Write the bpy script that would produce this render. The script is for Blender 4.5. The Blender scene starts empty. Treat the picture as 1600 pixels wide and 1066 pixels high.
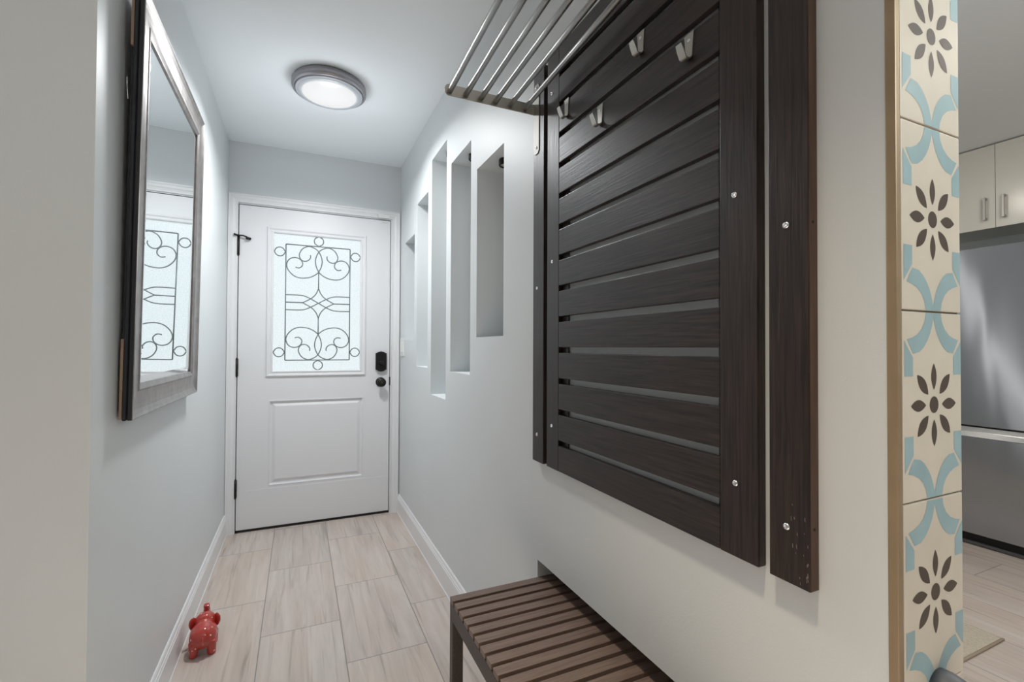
import bpy, bmesh, math, random
from mathutils import Vector, Matrix
random.seed(7)
scene = bpy.context.scene
COL = scene.collection

# ------------------------------------------------------------------ measures (metres): X across the hall, Y towards the front door, Z up
XL, XR, D, H = -0.4043, 0.6488, 3.3456, 2.4259     # left wall, right wall, door wall, ceiling
WL = 1.289                                         # where the left wall begins
XK = 0.794                                         # kitchen side of the right wall
YE = 0.3185                                        # tiled end face of the right wall
XP = 0.6312                                        # front of the slatted panel
KX, RY, RX = 4.25, -3.0, -2.6                      # kitchen far wall, rear wall, rear-left wall

# ------------------------------------------------------------------ camera
cam_d = bpy.data.cameras.new('camera')
cam = bpy.data.objects.new('camera', cam_d)
COL.objects.link(cam)
scene.camera = cam
cam_d.sensor_fit = 'HORIZONTAL'
cam_d.sensor_width = 36.0
cam_d.lens = 733.3676 / 1600 * 36
cam_d.clip_start = 0.02
ya, pa, ra = math.radians(24.4236), math.radians(0.8049), math.radians(0.2445)
F = Vector((math.sin(ya) * math.cos(pa), math.cos(ya) * math.cos(pa), math.sin(pa)))
R = Vector((math.cos(ya), -math.sin(ya), 0))
U = R.cross(F)
R2 = R * math.cos(ra) + U * math.sin(ra)
U2 = U * math.cos(ra) - R * math.sin(ra)
cam.matrix_world = Matrix(((R2.x, U2.x, -F.x, 0), (R2.y, U2.y, -F.y, 0), (R2.z, U2.z, -F.z, 1.1521), (0, 0, 0, 1)))

# ------------------------------------------------------------------ view and world
vs = scene.view_settings
vs.view_transform = 'Standard'
vs.look = 'None'
vs.gamma = 1.0
vs.use_curve_mapping = False
vs.exposure = 0.06
world = bpy.data.worlds.new('world')
scene.world = world
world.use_nodes = True
world.node_tree.nodes['Background'].inputs[0].default_value = (0.75, 0.88, 1.0, 1)
world.node_tree.nodes['Background'].inputs[1].default_value = 1.0
scene.cycles.max_bounces = 10
scene.cycles.diffuse_bounces = 6
scene.cycles.sample_clamp_indirect = 6.0
scene.cycles.caustics_reflective = False


def area(name, loc, rot, shape, size, power, color, size_y=None):
    l = bpy.data.lights.new(name, 'AREA')
    l.shape = shape
    l.size = size
    if size_y: l.size_y = size_y
    l.energy = power
    l.color = color
    o = bpy.data.objects.new(name, l)
    o.location = loc
    o.rotation_euler = rot
    COL.objects.link(o)
    return o


LAMP = (0.124, 2.425)                               # hallway ceiling light
def bulb(name, loc, radius, power, color):
    l = bpy.data.lights.new(name, 'POINT')
    l.shadow_soft_size = radius
    l.energy = power
    l.color = color
    o = bpy.data.objects.new(name, l)
    o.location = loc
    COL.objects.link(o)
    return o


hl = area('hall_lamp_light', (LAMP[0], LAMP[1], H - 0.062), (0, 0, 0), 'DISK', 0.24, 15.4, (0.965, 0.99, 1.0))
hl.data.spread = math.radians(155)
bulb('hall_lamp_side_glow', (LAMP[0], LAMP[1], H - 0.23), 0.08, 1.3, (0.92, 0.95, 1.0))
dl = area('room_fill_light', (-0.35, -0.45, H - 0.01), (0, 0, 0), 'DISK', 0.12, 30.0, (1.0, 1.0, 0.97))  # added out of view: its bounce off the floor brightens the ceiling
dl.data.spread = math.radians(75)
dl = area('entry_fill_light', (0.1, 0.35, H - 0.01), (0, 0, 0), 'DISK', 0.12, 3.6, (1.0, 0.86, 0.62))  # unseen warm fill added overhead for the near part of the hall
dl.data.spread = math.radians(60)
bulb('left_wall_fill_light', (1.15, -0.45, 1.85), 0.15, 23.0, (0.94, 1.0, 0.98))  # no real pendant: unseen fill added to reach the left wall
area('kitchen_fill_light', (2.5, 0.3, H - 0.04), (0, 0, 0), 'DISK', 0.5, 18.0, (1.0, 0.95, 0.89))  # unseen fill added to brighten the kitchen
kd = area('kitchen_downlight', (2.2, 1.8, H - 0.012), (0, 0, 0), 'DISK', 0.13, 7.0, (1.0, 0.93, 0.83))
area('fridge_streak_light', (XK + 0.01, 2.34, 1.25), (0, -math.pi / 2, 0), 'RECTANGLE', 1.9, 1.1, (1.0, 0.95, 0.88), 0.04)  # invented strip, there only to reflect as the streak on the fridge


# ------------------------------------------------------------------ materials
def mat(name, color, rough=0.5, metal=0.0, spec=0.5, bump=0.0, bscale=200.0, var=0.0, vscale=8.0, coat=0.0, stretch=(1, 1, 1)):
    m = bpy.data.materials.new(name)
    m.use_nodes = True
    nt = m.node_tree
    b = nt.nodes['Principled BSDF']
    b.inputs['Base Color'].default_value = (*color, 1)
    b.inputs['Roughness'].default_value = rough
    b.inputs['Metallic'].default_value = metal
    b.inputs['Specular IOR Level'].default_value = spec
    b.inputs['Coat Weight'].default_value = coat
    tc = nt.nodes.new('ShaderNodeTexCoord')
    mp = nt.nodes.new('ShaderNodeMapping')
    mp.inputs['Scale'].default_value = stretch
    nt.links.new(tc.outputs['Object'], mp.inputs['Vector'])
    if var > 0:
        n = nt.nodes.new('ShaderNodeTexNoise')
        n.inputs['Scale'].default_value = vscale
        n.inputs['Detail'].default_value = 6
        nt.links.new(mp.outputs[0], n.inputs['Vector'])
        r = nt.nodes.new('ShaderNodeValToRGB')
        r.color_ramp.elements[0].position = 0.3
        r.color_ramp.elements[1].position = 0.7
        r.color_ramp.elements[0].color = (*[c * (1 - var) for c in color], 1)
        r.color_ramp.elements[1].color = (*[min(1, c * (1 + var)) for c in color], 1)
        nt.links.new(n.outputs['Fac'], r.inputs[0])
        nt.links.new(r.outputs[0], b.inputs['Base Color'])
    if bump > 0:
        n2 = nt.nodes.new('ShaderNodeTexNoise')
        n2.inputs['Scale'].default_value = bscale
        n2.inputs['Detail'].default_value = 4
        nt.links.new(mp.outputs[0], n2.inputs['Vector'])
        bp_ = nt.nodes.new('ShaderNodeBump')
        bp_.inputs['Strength'].default_value = bump
        bp_.inputs['Distance'].default_value = 0.002
        nt.links.new(n2.outputs['Fac'], bp_.inputs['Height'])
        nt.links.new(bp_.outputs[0], b.inputs['Normal'])
    return m


def emit(name, color, strength):
    m = mat(name, color, 0.3)
    b = m.node_tree.nodes['Principled BSDF']
    b.inputs['Emission Color'].default_value = (*color, 1)
    b.inputs['Emission Strength'].default_value = strength
    return m


def wood(name, dark, light, rough, axis, gscale=1.0, spec=0.5):
    """stained wood, fine grain running along one axis"""
    st = [70.0, 70.0, 70.0]
    st['xyz'.index(axis)] = 3.0
    m = mat(name, dark, rough, spec=spec)
    nt = m.node_tree
    b = nt.nodes['Principled BSDF']
    mp = [n for n in nt.nodes if n.type == 'MAPPING'][0]
    mp.inputs['Scale'].default_value = [v * gscale for v in st]
    n = nt.nodes.new('ShaderNodeTexNoise')
    n.inputs['Scale'].default_value = 3.0
    n.inputs['Detail'].default_value = 8
    n.inputs['Distortion'].default_value = 0.6
    nt.links.new(mp.outputs[0], n.inputs['Vector'])
    oi = nt.nodes.new('ShaderNodeObjectInfo')
    ad = nt.nodes.new('ShaderNodeVectorMath')
    ad.operation = 'ADD'
    nt.links.new(mp.outputs[0], ad.inputs[0])
    ml = nt.nodes.new('ShaderNodeMath')
    ml.operation = 'MULTIPLY'
    ml.inputs[1].default_value = 50
    nt.links.new(oi.outputs['Random'], ml.inputs[0])
    nt.links.new(ml.outputs[0], ad.inputs[1])
    nt.links.new(ad.outputs[0], n.inputs['Vector'])
    r = nt.nodes.new('ShaderNodeValToRGB')
    r.color_ramp.elements[0].position = 0.32
    r.color_ramp.elements[1].position = 0.68
    r.color_ramp.elements[0].color = (*dark, 1)
    r.color_ramp.elements[1].color = (*light, 1)
    nt.links.new(n.outputs['Fac'], r.inputs[0])
    nt.links.new(r.outputs[0], b.inputs['Base Color'])
    bu = nt.nodes.new('ShaderNodeBump')
    bu.inputs['Strength'].default_value = 0.5
    bu.inputs['Distance'].default_value = 0.0008
    nt.links.new(n.outputs['Fac'], bu.inputs['Height'])
    nt.links.new(bu.outputs[0], b.inputs['Normal'])
    mr = nt.nodes.new('ShaderNodeMapRange')
    mr.inputs[3].default_value = rough - 0.06
    mr.inputs[4].default_value = rough + 0.10
    nt.links.new(n.outputs['Fac'], mr.inputs[0])
    nt.links.new(mr.outputs[0], b.inputs['Roughness'])
    return m


M = {}
M['wall'] = mat('wall_paint', (0.66, 0.685, 0.695), 0.46, spec=0.5, bump=0.12, bscale=320, var=0.015, vscale=3)
M['ceiling'] = mat('ceiling_paint', (0.87, 0.91, 0.94), 0.85, spec=0.2, bump=0.05, bscale=300)
M['white'] = mat('white_trim_paint', (0.78, 0.78, 0.79), 0.35, spec=0.5, var=0.01)
M['door'] = mat('white_door_paint', (0.76, 0.76, 0.775), 0.38, spec=0.5, bump=0.05, bscale=150)
M['plate'] = mat('white_plastic', (0.78, 0.78, 0.77), 0.3)
M['black'] = mat('black_metal', (0.018, 0.017, 0.017), 0.38, metal=0.6, var=0.2, vscale=60)
M['blackrub'] = mat('black_rubber', (0.012, 0.012, 0.012), 0.7)
M['bronze'] = mat('dark_bronze', (0.06, 0.045, 0.036), 0.45, metal=0.5, var=0.2)
M['gold'] = mat('brown_brass_edge', (0.34, 0.250, 0.155), 0.45, metal=0.4, var=0.12, vscale=12)
M['panel'] = wood('dark_stained_wood_across', (0.0075, 0.0048, 0.0042), (0.038, 0.0245, 0.0205), 0.37, 'y')
M['panelv'] = wood('dark_stained_wood_upright', (0.0070, 0.0040, 0.0033), (0.036, 0.0205, 0.0165), 0.38, 'z')
M['rawedge'] = wood('worn_board_edge', (0.060, 0.032, 0.020), (0.115, 0.062, 0.038), 0.55, 'z')
M['bench'] = wood('brown_bench_wood', (0.120, 0.080, 0.064), (0.205, 0.140, 0.112), 0.42, 'x')
M['bench_shaded'] = wood('shaded_bench_wood', (0.022, 0.015, 0.012), (0.050, 0.034, 0.028), 0.42, 'y')  # bench wood darkened in colour to deepen the shade below the slats
M['steel'] = mat('brushed_steel', (0.40, 0.39, 0.375), 0.34, metal=1.0, bump=0.06, bscale=30, stretch=(60, 1, 60))
M['bracket'] = mat('bracket_steel', (0.27, 0.255, 0.235), 0.5, metal=1.0)
M['nickel'] = mat('satin_nickel', (0.50, 0.47, 0.425), 0.40, metal=1.0)
M['screw'] = mat('zinc_screw', (0.72, 0.72, 0.73), 0.25, metal=1.0)
M['lampbody'] = mat('grey_lamp_metal', (0.32, 0.31, 0.33), 0.38, metal=0.75, var=0.05)
M['bezel'] = mat('pale_lamp_ring', (0.50, 0.525, 0.56), 0.45, metal=0.1)
M['lampglow'] = emit('lamp_diffuser', (0.80, 0.80, 0.80), 0.85)
M['lampglow'].node_tree.nodes['Principled BSDF'].inputs['Base Color'].default_value = (0.12, 0.12, 0.12, 1)
M['frame'] = mat('pewter_frame', (0.31, 0.285, 0.275), 0.36, metal=0.8, var=0.18, vscale=26, bump=0.05, bscale=60)
M['frameside'] = mat('black_frame_side', (0.014, 0.014, 0.018), 0.32)
M['cardboard'] = mat('brown_backing', (0.30, 0.21, 0.15), 0.8)
M['mirror'] = mat('mirror_glass', (0.90, 0.93, 0.93), 0.0, metal=1.0)
M['came'] = mat('dark_came', (0.19, 0.215, 0.225), 0.5, metal=0.3)
M['red'] = mat('red_ceramic', (0.46, 0.042, 0.030), 0.16, spec=0.6, coat=0.5)
M['redplain'] = mat('red_ceramic_plain', (0.46, 0.042, 0.030), 0.16, spec=0.6, coat=0.5)
M['earin'] = mat('pale_ear_inside', (0.62, 0.60, 0.46), 0.25)
M['cupgrey'] = mat('grey_rubber_cup', (0.075, 0.08, 0.098), 0.5)
M['cupin'] = mat('cup_inside', (0.14, 0.14, 0.12), 0.35)
M['cabinet'] = mat('cream_gloss_cabinet', (0.86, 0.835, 0.76), 0.2, spec=0.5)
M['dark'] = mat('dark_void', (0.01, 0.01, 0.01), 0.8)
M['lens'] = mat('spot_lens', (0.5, 0.5, 0.45), 0.2)
M['cream'] = mat('cream_tile', (0.625, 0.560, 0.465), 0.42, var=0.045, vscale=14, spec=0.4)
M['tileblue'] = mat('blue_tile_print', (0.30, 0.425, 0.45), 0.42, var=0.08, vscale=18, spec=0.4)
M['tilebrown'] = mat('brown_tile_print', (0.075, 0.054, 0.040), 0.42, spec=0.4)
M['tilewhite'] = mat('pale_tile_line', (0.72, 0.69, 0.64), 0.45)
M['grout'] = mat('grout', (0.30, 0.275, 0.24), 0.9)
M['rug'] = mat('beige_weave', (0.52, 0.46, 0.38), 0.95, spec=0.1, bump=0.9, bscale=350, var=0.14, vscale=160)
M['rugedge'] = mat('rug_binding', (0.40, 0.33, 0.25), 0.95, spec=0.1)
M['chip'] = mat('pale_chip', (0.22, 0.18, 0.16), 0.7)


def dots_on_red():
    nt = M['red'].node_tree
    b = nt.nodes['Principled BSDF']
    tc = [n for n in nt.nodes if n.type == 'TEX_COORD'][0]
    v = nt.nodes.new('ShaderNodeTexVoronoi')
    v.inputs['Scale'].default_value = 44
    v.inputs['Randomness'].default_value = 0.75
    nt.links.new(tc.outputs['Object'], v.inputs['Vector'])
    lt = nt.nodes.new('ShaderNodeMath')
    lt.operation = 'LESS_THAN'
    lt.inputs[1].default_value = 0.15
    nt.links.new(v.outputs['Distance'], lt.inputs[0])
    mx = nt.nodes.new('ShaderNodeMix')
    mx.data_type = 'RGBA'
    mx.inputs[6].default_value = (0.46, 0.042, 0.030, 1)
    mx.inputs[7].default_value = (0.85, 0.55, 0.45, 1)
    nt.links.new(lt.outputs[0], mx.inputs[0])
    nt.links.new(mx.outputs[2], b.inputs['Base Color'])


dots_on_red()


def glass_pane():
    """backlit rain glass: a lit window"""
    m = emit('rain_glass', (0.76, 0.89, 0.92), 0.84)
    nt = m.node_tree
    b = nt.nodes['Principled BSDF']
    b.inputs['Base Color'].default_value = (0.10, 0.11, 0.115, 1)
    b.inputs['Roughness'].default_value = 0.25
    tc = [n for n in nt.nodes if n.type == 'TEX_COORD'][0]
    n = nt.nodes.new('ShaderNodeTexNoise')
    n.inputs['Scale'].default_value = 160
    n.inputs['Detail'].default_value = 3
    nt.links.new(tc.outputs['Object'], n.inputs['Vector'])
    r = nt.nodes.new('ShaderNodeValToRGB')
    r.color_ramp.elements[0].position = 0.35
    r.color_ramp.elements[1].position = 0.65
    r.color_ramp.elements[0].color = (0.74, 0.855, 0.90, 1)
    r.color_ramp.elements[1].color = (0.93, 0.985, 1.0, 1)
    nt.links.new(n.outputs['Fac'], r.inputs[0])
    nt.links.new(r.outputs[0], b.inputs['Emission Color'])
    bu = nt.nodes.new('ShaderNodeBump')
    bu.inputs['Strength'].default_value = 0.4
    bu.inputs['Distance'].default_value = 0.002
    nt.links.new(n.outputs['Fac'], bu.inputs['Height'])
    nt.links.new(bu.outputs[0], b.inputs['Normal'])
    return m


M['glass'] = glass_pane()


def floor_tiles():
    """12x24 wood-look porcelain in running bond, long side along the hall"""
    m = mat('wood_look_tile', (0.5, 0.45, 0.41), 0.38, spec=0.45)
    nt = m.node_tree
    N, L = nt.nodes, nt.links
    b = N['Principled BSDF']
    tc = [n for n in N if n.type == 'TEX_COORD'][0]
    sp = N.new('ShaderNodeSeparateXYZ')
    L.new(tc.outputs['Object'], sp.inputs[0])
    def math_(op, a, v=None):
        q = N.new('ShaderNodeMath')
        q.operation = op
        L.new(a, q.inputs[0])
        if v is not None: q.inputs[1].default_value = v
        return q.outputs[0]
    u = math_('ADD', sp.outputs[1], -1.8175 + 0.5985 * 20)
    w = math_('ADD', sp.outputs[0], 0.1275 + 0.2977 * 20)
    cb = N.new('ShaderNodeCombineXYZ')
    L.new(u, cb.inputs[0])
    L.new(w, cb.inputs[1])
    br = N.new('ShaderNodeTexBrick')
    br.offset = 0.5
    br.offset_frequency = 2
    br.inputs['Color1'].default_value = (0, 0, 0, 1)
    br.inputs['Color2'].default_value = (1, 1, 1, 1)
    br.inputs['Mortar'].default_value = (0.5, 0.5, 0.5, 1)
    br.inputs['Scale'].default_value = 1.0
    br.inputs['Mortar Size'].default_value = 0.0020
    br.inputs['Mortar Smooth'].default_value = 0.15
    br.inputs['Brick Width'].default_value = 0.5985
    br.inputs['Row Height'].default_value = 0.2977
    L.new(cb.outputs[0], br.inputs['Vector'])
    rnd = N.new('ShaderNodeSeparateColor')
    L.new(br.outputs['Color'], rnd.inputs[0])
    # grain
    sx = math_('MULTIPLY', sp.outputs[0], 26.0)
    sy = math_('MULTIPLY', sp.outputs[1], 2.2)
    rz = math_('MULTIPLY', rnd.outputs[0], 60.0)
    gv = N.new('ShaderNodeCombineXYZ')
    L.new(sx, gv.inputs[0]); L.new(sy, gv.inputs[1]); L.new(rz, gv.inputs[2])
    n1 = N.new('ShaderNodeTexNoise')
    n1.inputs['Scale'].default_value = 1.0
    n1.inputs['Detail'].default_value = 7
    n1.inputs['Roughness'].default_value = 0.62
    n1.inputs['Distortion'].default_value = 0.5
    L.new(gv.outputs[0], n1.inputs['Vector'])
    r1 = N.new('ShaderNodeValToRGB')
    e = r1.color_ramp.elements
    e[0].position = 0.25; e[0].color = (0.46, 0.405, 0.372, 1)
    e[1].position = 0.75; e[1].color = (0.64, 0.575, 0.535, 1)
    q = e.new(0.48); q.color = (0.555, 0.49, 0.45, 1)
    L.new(n1.outputs['Fac'], r1.inputs[0])
    # broad warm and grey zones along the grain
    sx3 = math_('MULTIPLY', sp.outputs[0], 11.0)
    sy3 = math_('MULTIPLY', sp.outputs[1], 1.3)
    gv3 = N.new('ShaderNodeCombineXYZ')
    L.new(sx3, gv3.inputs[0]); L.new(sy3, gv3.inputs[1]); L.new(rz, gv3.inputs[2])
    n3 = N.new('ShaderNodeTexNoise')
    n3.inputs['Scale'].default_value = 1.0
    n3.inputs['Detail'].default_value = 3
    n3.inputs['Distortion'].default_value = 0.8
    L.new(gv3.outputs[0], n3.inputs['Vector'])
    r3 = N.new('ShaderNodeValToRGB')
    r3.color_ramp.elements[0].position = 0.32; r3.color_ramp.elements[0].color = (1.0, 0.955, 0.925, 1)
    r3.color_ramp.elements[1].position = 0.68; r3.color_ramp.elements[1].color = (1.05, 1.06, 1.06, 1)
    L.new(n3.outputs['Fac'], r3.inputs[0])
    # thin dark veins
    sx2 = math_('MULTIPLY', sp.outputs[0], 42.0)
    sy2 = math_('MULTIPLY', sp.outputs[1], 1.7)
    gv2 = N.new('ShaderNodeCombineXYZ')
    L.new(sx2, gv2.inputs[0]); L.new(sy2, gv2.inputs[1]); L.new(rz, gv2.inputs[2])
    n2 = N.new('ShaderNodeTexNoise')
    n2.inputs['Scale'].default_value = 1.0
    n2.inputs['Detail'].default_value = 6
    n2.inputs['Distortion'].default_value = 1.0
    L.new(gv2.outputs[0], n2.inputs['Vector'])
    r2 = N.new('ShaderNodeValToRGB')
    r2.color_ramp.elements[0].position = 0.30; r2.color_ramp.elements[0].color = (0.74, 0.73, 0.72, 1)
    r2.color_ramp.elements[1].position = 0.44; r2.color_ramp.elements[1].color = (1, 1, 1, 1)
    L.new(n2.outputs['Fac'], r2.inputs[0])
    m3 = N.new('ShaderNodeMix'); m3.data_type = 'RGBA'; m3.blend_type = 'MULTIPLY'
    m3.inputs[0].default_value = 1.0
    L.new(r1.outputs[0], m3.inputs[6]); L.new(r3.outputs[0], m3.inputs[7])
    mx = N.new('ShaderNodeMix'); mx.data_type = 'RGBA'; mx.blend_type = 'MULTIPLY'
    mx.inputs[0].default_value = 1.0
    L.new(m3.outputs[2], mx.inputs[6]); L.new(r2.outputs[0], mx.inputs[7])
    # tint per tile
    tr = N.new('ShaderNodeValToRGB')
    tr.color_ramp.elements[0].color = (0.93, 0.93, 0.94, 1)
    tr.color_ramp.elements[1].color = (1.0, 0.985, 0.965, 1)
    L.new(rnd.outputs[0], tr.inputs[0])
    mx2 = N.new('ShaderNodeMix'); mx2.data_type = 'RGBA'; mx2.blend_type = 'MULTIPLY'
    mx2.inputs[0].default_value = 1.0
    L.new(mx.outputs[2], mx2.inputs[6]); L.new(tr.outputs[0], mx2.inputs[7])
    mg = N.new('ShaderNodeMix'); mg.data_type = 'RGBA'
    mg.inputs[7].default_value = (0.27, 0.245, 0.225, 1)
    L.new(br.outputs['Fac'], mg.inputs[0]); L.new(mx2.outputs[2], mg.inputs[6])
    L.new(mg.outputs[2], b.inputs['Base Color'])
    inv = math_('MULTIPLY', br.outputs['Fac'], -1.0)
    bu = N.new('ShaderNodeBump'); bu.inputs['Strength'].default_value = 0.5; bu.inputs['Distance'].default_value = 0.001
    L.new(inv, bu.inputs['Height']); L.new(bu.outputs[0], b.inputs['Normal'])
    return m


M['floor'] = floor_tiles()


def fridge_steel():
    m = mat('fridge_stainless', (0.46, 0.49, 0.54), 0.2, metal=1.0)
    nt = m.node_tree
    b = nt.nodes['Principled BSDF']
    mp = [n for n in nt.nodes if n.type == 'MAPPING'][0]
    mp.inputs['Scale'].default_value = (1, 3.2, 0.9)
    n = nt.nodes.new('ShaderNodeTexNoise')
    n.inputs['Scale'].default_value = 1.7
    n.inputs['Detail'].default_value = 1.0
    n.inputs['Distortion'].default_value = 0.4
    nt.links.new(mp.outputs[0], n.inputs['Vector'])

    def m_(op, a, v):
        q = nt.nodes.new('ShaderNodeMath')
        q.operation = op
        for i, x in enumerate((a, v)):
            if isinstance(x, (int, float)): q.inputs[i].default_value = x
            else: nt.links.new(x, q.inputs[i])
        return q.outputs[0]
    # sheet metal is never flat: a slight twist of the door plus soft dents
    tc = [q for q in nt.nodes if q.type == 'TEX_COORD'][0]
    sp = nt.nodes.new('ShaderNodeSeparateXYZ')
    nt.links.new(tc.outputs['Object'], sp.inputs[0])
    tw = m_('MULTIPLY', m_('MULTIPLY', m_('SUBTRACT', sp.outputs[1], 1.31), m_('SUBTRACT', sp.outputs[2], 1.2)), TWIST)
    hh = m_('ADD', tw, m_('MULTIPLY', n.outputs['Fac'], 0.0030))
    bu = nt.nodes.new('ShaderNodeBump')
    bu.inputs['Strength'].default_value = 1.0
    bu.inputs['Distance'].default_value = 1.0
    nt.links.new(hh, bu.inputs['Height'])
    nt.links.new(bu.outputs[0], b.inputs['Normal'])
    tg = nt.nodes.new('ShaderNodeTangent')
    tg.direction_type = 'RADIAL'
    tg.axis = 'Z'
    nt.links.new(tg.outputs[0], b.inputs['Tangent'])
    b.inputs['Anisotropic'].default_value = 0.35
    b.inputs['Anisotropic Rotation'].default_value = AROT
    b.inputs['Roughness'].default_value = 0.17
    return m


TWIST = 0.115
AROT = 0.25
M['fridge'] = fridge_steel()
M['fridgelip'] = mat('fridge_handle_steel', (0.80, 0.80, 0.80), 0.22, metal=1.0)
M['fridgebody'] = mat('fridge_grey_side', (0.09, 0.09, 0.095), 0.5)


# ------------------------------------------------------------------ mesh helpers
class MB:
    """collects shapes, then links them as one mesh object"""
    def __init__(self):
        self.bm = bmesh.new()
        self.mats = []

    def mi(self, m):
        if m not in self.mats: self.mats.append(m)
        return self.mats.index(m)

    def _merge(self, t, m, smooth=False):
        i = self.mi(m)
        for f in t.faces:
            f.material_index = i
            f.smooth = smooth
        me = bpy.data.meshes.new('tmp')
        t.to_mesh(me); t.free()
        self.bm.from_mesh(me)
        bpy.data.meshes.remove(me)
        return self

    def box(self, a, b, m, bev=0.0, seg=2):
        t = bmesh.new()
        bmesh.ops.create_cube(t, size=1)
        a, b = Vector(a), Vector(b)
        for v in t.verts:
            v.co = Vector([(a[k] + b[k]) / 2 + v.co[k] * abs(b[k] - a[k]) for k in range(3)])
        if bev > 0:
            bmesh.ops.bevel(t, geom=t.edges[:], offset=bev, segments=seg, affect='EDGES', profile=0.6)
        return self._merge(t, m)

    def cyl(self, p0, p1, r, m, n=24, r1=None, cap=True, smooth=True):
        t = bmesh.new()
        p0, p1 = Vector(p0), Vector(p1)
        d = p1 - p0
        bmesh.ops.create_cone(t, cap_ends=cap, segments=n, radius1=r, radius2=r if r1 is None else r1, depth=d.length)
        q = d.to_track_quat('Z', 'Y')
        for v in t.verts: v.co = q @ v.co + (p0 + p1) / 2
        self._merge(t, m, smooth)
        if smooth:
            for f in self.bm.faces:
                if len(f.verts) > 4: f.smooth = False
        return self

    def sphere(self, c, r, m, sub=3, scale=(1, 1, 1), rot=None):
        t = bmesh.new()
        bmesh.ops.create_icosphere(t, subdivisions=sub, radius=r)
        for v in t.verts:
            p = Vector([v.co[k] * scale[k] for k in range(3)])
            if rot: p = rot @ p
            v.co = p + Vector(c)
        return self._merge(t, m, True)

    def lathe(self, prof, c, m, axis='z', n=64):
        """prof: list of (radius, height along axis)"""
        t = bmesh.new()
        rings = []
        for r, h in prof:
            ring = []
            for k in range(n):
                a = 2 * math.pi * k / n
                p = (r * math.cos(a), r * math.sin(a), h)
                if axis == 'y': p = (p[0], p[2], p[1])
                if axis == 'x': p = (p[2], p[0], p[1])
                ring.append(t.verts.new(Vector(p) + Vector(c)))
            rings.append(ring)
        for a, b in zip(rings, rings[1:]):
            for k in range(n):
                t.faces.new((a[k], a[(k + 1) % n], b[(k + 1) % n], b[k]))
        for ring in (rings[0], rings[-1]):
            t.faces.new(ring)
        bmesh.ops.recalc_face_normals(t, faces=t.faces[:])
        self._merge(t, m, True)
        for f in self.bm.faces:
            if len(f.verts) > 4: f.smooth = False
        return self

    def tube(self, pts, r, m, n=10, cap=True, flat=(1, 1, 1)):
        t = bmesh.new()
        pts = [Vector(p) for p in pts]
        rings = []
        up = Vector((0, 0, 1))
        prev = None
        for i, p in enumerate(pts):
            d = (pts[min(i + 1, len(pts) - 1)] - pts[max(i - 1, 0)]).normalized()
            if prev is None:
                s = d.cross(up)
                if s.length < 1e-3: s = d.cross(Vector((1, 0, 0)))
                s.normalize()
            else:
                s = (prev - d * prev.dot(d)).normalized()
            prev = s
            w = d.cross(s)
            rr = r[i] if isinstance(r, (list, tuple)) else r
            ring = []
            for k in range(n):
                o = (s * math.cos(2 * math.pi * k / n) + w * math.sin(2 * math.pi * k / n)) * rr
                ring.append(t.verts.new(p + Vector([o[j] * flat[j] for j in range(3)])))
            rings.append(ring)
        for a, b in zip(rings, rings[1:]):
            for k in range(n):
                t.faces.new((a[k], a[(k + 1) % n], b[(k + 1) % n], b[k]))
        if cap:
            t.faces.new(rings[0]); t.faces.new(rings[-1])
        bmesh.ops.recalc_face_normals(t, faces=t.faces[:])
        return self._merge(t, m, True)

    def quad(self, pts, m):
        i = self.mi(m)
        f = self.bm.faces.new([self.bm.verts.new(Vector(p)) for p in pts])
        f.material_index = i
        return self

    def prism(self, pts, vec, m, smooth=False):
        """polygon extruded by vec"""
        t = bmesh.new()
        a = [t.verts.new(Vector(p)) for p in pts]
        b = [t.verts.new(Vector(p) + Vector(vec)) for p in pts]
        n = len(a)
        t.faces.new(a); t.faces.new(b)
        for k in range(n): t.faces.new((a[k], a[(k + 1) % n], b[(k + 1) % n], b[k]))
        bmesh.ops.recalc_face_normals(t, faces=t.faces[:])
        return self._merge(t, m, smooth)

    def build(self, name, parent=None, **props):
        me = bpy.data.meshes.new(name)
        self.bm.to_mesh(me); self.bm.free()
        for m in self.mats: me.materials.append(M[m] if isinstance(m, str) else m)
        o = bpy.data.objects.new(name, me)
        COL.objects.link(o)
        if parent:
            o.parent = parent
        for k, v in props.items(): o[k] = v
        return o


def sweep_frame(mb, corners, prof, m, closed=True, normal=(0, -1, 0), smooth=False):
    """mitred moulding: corners are the outer corners (list of Vector, in order), prof is [(inset, height)]"""
    cs = [Vector(c) for c in corners]
    nrm = Vector(normal)
    n = len(cs)
    t = bmesh.new()
    rows = []
    for i, c in enumerate(cs):
        if closed or 0 < i < n - 1:
            e0 = (c - cs[i - 1]).normalized()
            e1 = (cs[(i + 1) % n] - c).normalized()
        elif i == 0:
            e0 = e1 = (cs[1] - c).normalized()
        else:
            e0 = e1 = (c - cs[i - 1]).normalized()
        i0, i1 = nrm.cross(e0), nrm.cross(e1)
        dirn = (i0 + i1)
        dirn = dirn / max(1e-6, dirn.dot(i0))
        rows.append([t.verts.new(c + dirn * w + nrm * h) for w, h in prof])
    rng = range(n) if closed else range(n - 1)
    for i in rng:
        a, b = rows[i], rows[(i + 1) % n]
        for k in range(len(prof) - 1):
            t.faces.new((a[k], b[k], b[k + 1], a[k + 1]))
    if not closed:
        t.faces.new(rows[0]); t.faces.new(rows[-1])
    bmesh.ops.recalc_face_normals(t, faces=t.faces[:])
    return mb._merge(t, m, smooth)


def empty(name, loc=(0, 0, 0), **props):
    o = bpy.data.objects.new(name, None)
    o.empty_display_size = 0.05
    o.location = loc
    COL.objects.link(o)
    for k, v in props.items(): o[k] = v
    return o


def struct(mb, name, label, cat):
    return mb.build(name, kind='structure', label=label, category=cat)


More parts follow.
